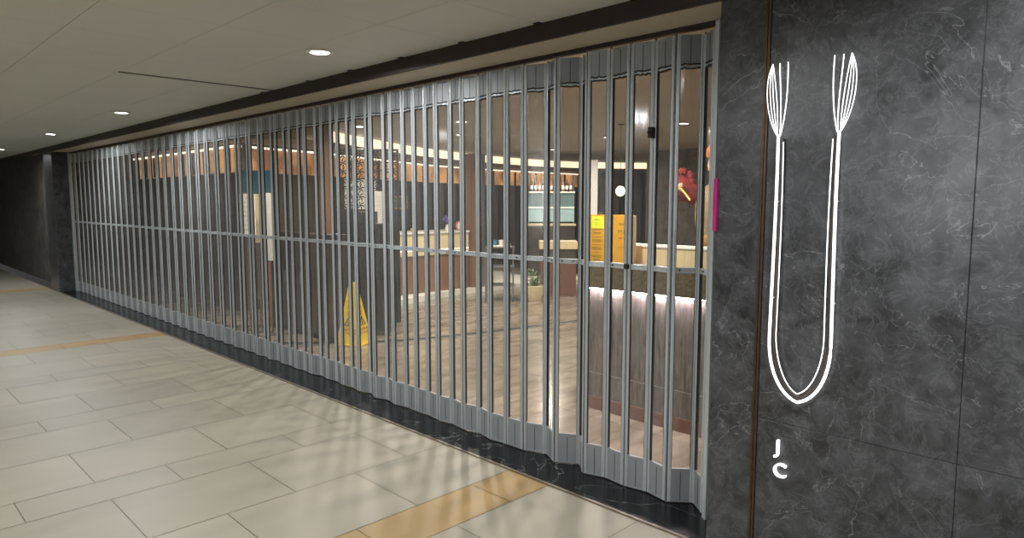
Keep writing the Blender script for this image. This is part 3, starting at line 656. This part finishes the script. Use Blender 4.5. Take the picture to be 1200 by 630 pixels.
# ------------------------------------------------------------------ left end: service cabinets and notice boards
for i in range(4):
    t=empty('service_cabinet',(-8.32+.42*i,1.02,0)); tag(t,['dark timber service cabinet beside the orange post','dark timber service cabinet, second from the orange post','dark timber service cabinet, third from the orange post','dark timber service cabinet nearest the yellow floor sign'][i],'cabinet','service cabinets behind the left of the gate')
    MB().box((-.205,-.16,.06),(.205,.07,1.20)).build('body',M['darkwood'],t,bevel=.004)
    for sx in (-1,1):
        d=MB().box((sx*.1-.095,-.172,.10),(sx*.1+.095,-.161,1.14)).build('door',M['darkwood'],t,bevel=.002)
        MB().cyl((sx*.02,-.185,.62),(sx*.02,-.185,.76),.006).build('handle',M['steel'],d)
    MB().box((-.208,-.175,1.20),(.208,.075,1.225)).build('worktop',M['black'],t,bevel=.003)
    MB().box((-.19,-.14,0),(.19,.06,.06)).build('plinth',M['black'],t)
def notice(x,y,z0,z1,wd,m,label,rows_=5,rz=45):
    t=empty('notice_board',(x,y,0),math.radians(rz)); tag(t,label,'notice board')
    MB().box((-wd/2,-.01,z0),(wd/2,.01,z1)).build('panel',m,t,bevel=.002)
    MB().cyl((0,.022,.0),(0,.022,z1-.05),.010).build('pole',M['steel'],t)
    MB().lathe([(.065,0),(.065,.012),(.02,.025)],c=(0,.02,0),n=18).build('base',M['steel'],t)
    return t
t=notice(-7.86,.37,1.19,1.69,.20,M['white'],'white notice board with green writing at the left behind the gate')
for k_ in range(8): text_mesh('writing',random.choice(['== =','= ==','===','== ==']),.05,M['green'],t,(0,-.0105,1.64-.053*k_),(PI/2,0,0),.0004)
notice(-8.07,.59,1.10,1.69,.11,M['cream'],'narrow cream board behind the gate, taller than the green lettered notice')
notice(-7.77,.59,.90,1.70,.13,M['white'],'tall narrow white board standing nearest the dark cabinets',rz=45)
op=MB().box((-8.33,.745,0),(-8.25,.815,.84)).build('timber_bollard',M['orangewood'],bevel=.004); tag(op,'short orange timber post between the white boards','post')
t=empty('hanging_sign',(-9.32,1.16,1.73),math.radians(45)); tag(t,'blue signboard hanging from the shop ceiling above the white boards','signboard')
MB().box((-.21,-.02,0),(.21,.02,.30)).build('panel',M['blue'],t,bevel=.003)
for sx in (-.17,.17): MB().cyl((sx,0,.30),(sx,0,.865),.004).build('rod',M['steel'],t)

# ------------------------------------------------------------------ bar counter with cream front and things on it
bc=empty('bar_counter',(-9.0,3.9,.09)); tag(bc,'long bar counter with cream upper front and dark brown lower front','counter')
line=[(.0,-1.5),(-.02,-.7),(-.03,.0),(-.02,.9)]
def strip(z0,z1,dx0,dx1,m,name):
    mb=MB(); pts=[(x+dx1,y) for x,y in line]+[(x+dx0,y) for x,y in line[::-1]]; mb.prism(pts,z0,z1); return mb.build(name,m,bc,bevel=.003)
strip(.0,.62,-.55,.0,M['brownwood'],'lower_front'); strip(.62,.98,-.55,.03,M['cream'],'upper_front'); strip(.98,1.01,-.60,.06,M['white'],'worktop')
strip(.70,.715,.031,.036,M['line'],'light_strip')
TOP=1.1
def item(name,x,y,label,cat,group='things on the bar counter'):
    t=empty(name,(x,y,TOP)); tag(t,label,cat,group); return t
t=item('card_stand',-8.99,2.98,'white and red card in a stand at the near end of the bar counter','card stand'); MB().box((-.01,-.06,.0),(.01,.06,.20)).build('card',M['white'],t); MB().box((.0105,-.045,.02),(.0125,.045,.08)).build('red_print',M['redink'],t); MB().box((.0105,-.03,.11),(.0125,.03,.17)).build('blue_print',M['blue'],t); MB().box((-.04,-.065,0),(.04,.065,.01)).build('foot',M['steel'],t)
t=item('pen_holder',-9.02,4.12,'pink pen holder full of pens on the bar counter','pen holder'); MB().lathe([(.04,0),(.045,.11),(.040,.112),(.036,.02)],n=16).build('cup',M['skin'],t,smooth=True)
for k_ in range(6):
    a_=k_*1.05; MB().cyl((.015*math.cos(a_),.015*math.sin(a_),.02),(.05*math.cos(a_),.05*math.sin(a_),.2+.02*(k_%3)),.006).build('pen',[M['black'],M['steel'],M['purple']][k_%3],t)
t=item('paper_cup',-9.0,3.62,'small pale pink cup on the bar counter','cup'); MB().lathe([(.035,0),(.045,.06),(.042,.06),(.032,.005)],n=16).build('body',M['skin'],t,smooth=True); MB().lathe([(.046,.058),(.048,.062),(.046,.066)],n=16).build('rim',M['white'],t)
t=item('flower_vase',-9.03,4.36,'purple flowers in a small vase on the bar counter','vase'); MB().lathe([(.03,0),(.045,.05),(.03,.11),(.025,.12)],n=16).build('vase',M['white'],t,smooth=True)
fl=MB()
for k_ in range(14): fl.ball((random.uniform(-.07,.07),random.uniform(-.07,.07),.2+random.uniform(-.04,.08)),.025,8,6)
fl.build('flowers',M['purple'],t,smooth=True); MB().tube([(0,0,.1),(.01,.01,.2)],.006).build('stem',M['green'],t)
t=item('table_clock',-9.0,4.60,'small round pink clock at the far end of the bar counter','clock'); MB().cyl((-.015,0,.085),(.015,0,.085),.08,n=24).build('case',M['pink'],t,smooth=True); MB().cyl((.0155,0,.085),(.018,0,.085),.062,n=24).build('face',M['white'],t); MB().box((-.02,-.04,0),(.02,.04,.012)).build('foot',M['pink'],t)
mo=empty('monitor',(-9.35,3.3,TOP)); tag(mo,'dark till screen with a lit blue patch behind the near end of the bar counter','monitor')
MB().box((-.02,-.14,.14),(.02,.14,.42)).build('casing',M['black'],mo,bevel=.005); MB().box((.0205,-.05,.24),(.022,.05,.32)).build('lit_patch',M['screen_lit'],mo); MB().cyl((0,0,.012),(0,0,.16),.015).build('neck',M['black'],mo); MB().box((-.07,-.08,0),(.07,.08,.012)).build('foot',M['black'],mo)
gs=empty('wall_picture',(-10.93,4.72,1.45),math.radians(64)); tag(gs,'small pale green picture high on the dark back wall above the bar','picture'); MB().box((-.16,-.02,0),(.16,.02,.26)).build('frame',M['gold'],gs,bevel=.003); MB().box((-.13,-.024,.03),(.13,-.0205,.23)).build('print',M['green'],gs)

pil=empty('timber_pillar',(-9.02,5.0,.09)); tag(pil,'square brown timber pillar at the end of the bar counter','pillar')
MB().box((-.13,-.13,0),(.06,.13,2.34)).build('shaft',M['brownwood'],pil,bevel=.004); MB().box((.06,-.05,0),(.10,.14,2.34)).build('steel_edge',M['steel'],pil,bevel=.003)

# ------------------------------------------------------------------ serving trolley and pot plant right of the pillar
sv=empty('serving_trolley',(-7.95,4.55,0),math.radians(45)); tag(sv,'serving trolley with a tray of cups right of the timber pillar','trolley')
for x_,y_ in ((-.22,-.15),(.22,-.15),(-.22,.15),(.22,.15)): MB().cyl((x_,y_,.05),(x_,y_,.88),.012).build('leg',M['steel'],sv); 
for x_,y_ in ((-.22,-.15),(.22,-.15),(-.22,.15),(.22,.15)): MB().cyl((x_-.01,y_,.04),(x_+.01,y_,.04),.04,n=16).build('wheel',M['black'],sv)
for z in (.25,.55,.86): MB().box((-.24,-.17,z),(.24,.17,z+.02)).build('shelf',M['steel'],sv,bevel=.003)
tr_=MB().box((-.18,-.12,0),(.18,.12,.015)).box((-.18,-.12,.015),(-.17,.12,.04)).box((.17,-.12,.015),(.18,.12,.04)).build('serving_tray',M['white'],bevel=.002,loc=(-7.95,4.55,.881),rz=math.radians(45)); tag(tr_,'white serving tray on top of the trolley','tray')
for k_,(dx,dy,mm,nm) in enumerate(((-.08,0,'blue','blue cup on the tray of the trolley'),(.03,.03,'white','white cup in the middle of the trolley tray'),(.11,-.03,'skin','pale pink cup on the right of the trolley tray'))):
    a_=math.radians(45); X=-7.95+dx*math.cos(a_)-dy*math.sin(a_); Y=4.55+dx*math.sin(a_)+dy*math.cos(a_)
    o=MB().lathe([(.035,0),(.045,.085),(.041,.085),(.031,.006)],n=16).build('cup',M[mm],smooth=True,loc=(X,Y,.897)); tag(o,nm,'cup','cups on the trolley')
pp=empty('potted_plant',(-7.55,4.95,0)); tag(pp,'small leafy plant in a pale round pot on the floor right of the trolley','plant')
MB().lathe([(.10,0),(.15,.12),(.16,.24),(.145,.25),(.13,.22)],n=20).build('pot',M['cream'],pp,smooth=True)
lf=MB()
for k_ in range(46):
    a_=random.uniform(0,2*PI); r_=random.uniform(.03,.17); z_=random.uniform(.27,.50); c_=Vector((r_*math.cos(a_),r_*math.sin(a_),z_)); d=Vector((math.cos(a_)*.055,math.sin(a_)*.055,random.uniform(-.01,.04))); s_=Vector((-math.sin(a_)*.02,math.cos(a_)*.02,0))
    n_=Vector((0,0,.003)); lf.add([c_-d,c_+s_,c_+d,c_-s_,c_-d+n_,c_+s_+n_,c_+d+n_,c_-s_+n_],[(3,2,1,0),(4,5,6,7),(0,1,5,4),(1,2,6,5),(2,3,7,6),(3,0,4,7)])
    lf.tube([(0,0,.2),tuple(c_)],.003,5)
lf.build('foliage',M['green'],pp)
fp=MB().lathe([(.10,0),(.12,.02),(.05,.06),(.05,.34),(.05,.36)],n=14)

# ------------------------------------------------------------------ back bar: bottles, teal screen, cream counter, columns
bb=empty('back_bar',(-9.15,7.35,.09),math.radians(45)); tag(bb,'back bar unit with bottle shelf above a pale teal panel','bar unit')
MB().box((-.60,.0,.0),(.34,.40,1.02)).build('base_cabinet',M['darkwood'],bb,bevel=.004)
MB().box((-.60,.20,1.10),(.34,.24,1.66)).build('teal_panel',M['screen_lit'],bb,bevel=.002)
MB().box((-.60,.185,1.38),(.34,.20,1.395)).build('light_line',M['line'],bb)
MB().box((-.62,-.02,1.02),(.36,.42,1.06)).build('worktop',M['cream'],bb,bevel=.003)
MB().box((-.60,.0,1.68),(.34,.30,1.71)).build('bottle_shelf',M['white'],bb,bevel=.002)
for sx in (-.60,.32): MB().box((sx,.22,1.06),(sx+.02,.26,2.05)).build('upright',M['steel'],bb)
cs45=math.cos(PI/4)
for k_ in range(11):
    dx=-.54+.08*k_; dy=.10+.03*(k_%2); X=-9.15+(dx-dy)*cs45; Y=7.35+(dx+dy)*cs45
    hh=random.uniform(.9,1.15)
    t=empty('bottle',(X,Y,1.80)); tag(t,('leftmost','second','third','fourth','fifth','sixth','seventh','eighth','ninth','tenth','rightmost')[k_]+' small bottle '+('' if k_ in (0,10) else 'from the left ')+'on the shelf of the back bar','bottle','bottles on the back bar shelf')
    MB().lathe([(.028,0),(.030,.02),(.030,.16*hh),(.012,.21*hh),(.011,.26*hh)],n=12).build('glass',[M['glassy'],M['redbrown'],M['brownwood']][k_%3],t,smooth=True)
    MB().lathe([(.0125,.26*hh),(.0125,.285*hh)],n=10).build('cap',M['gold'],t); MB().lathe([(.0305,.05),(.0305,.12)],n=12).build('label_band',M['white'],t)
cc=empty('cream_counter',(-7.75,5.75,0),math.radians(45)); tag(cc,'cream service counter in front of the back bar','counter')
MB().box((-.30,-.2,.0),(.30,.2,.60)).build('dark_base',M['redbrown'],cc,bevel=.003); MB().box((-.30,-.2,.60),(.30,.2,.80)).build('dark_band',M['darkwood'],cc,bevel=.003); MB().box((-.32,-.22,.80),(.32,.22,.93)).build('cream_top',M['cream'],cc,bevel=.003)
c2=MB().box((-.12,-.12,0),(.14,.12,2.43)).build('column',M['cream_glow'],bevel=.003,loc=(-8.78,7.9,0),rz=math.radians(45)); tag(c2,'pale cream column right of the back bar, glow put into its colour','column')  # column is no lamp; its brightness is put into the material as glow

S.frame_set(1)
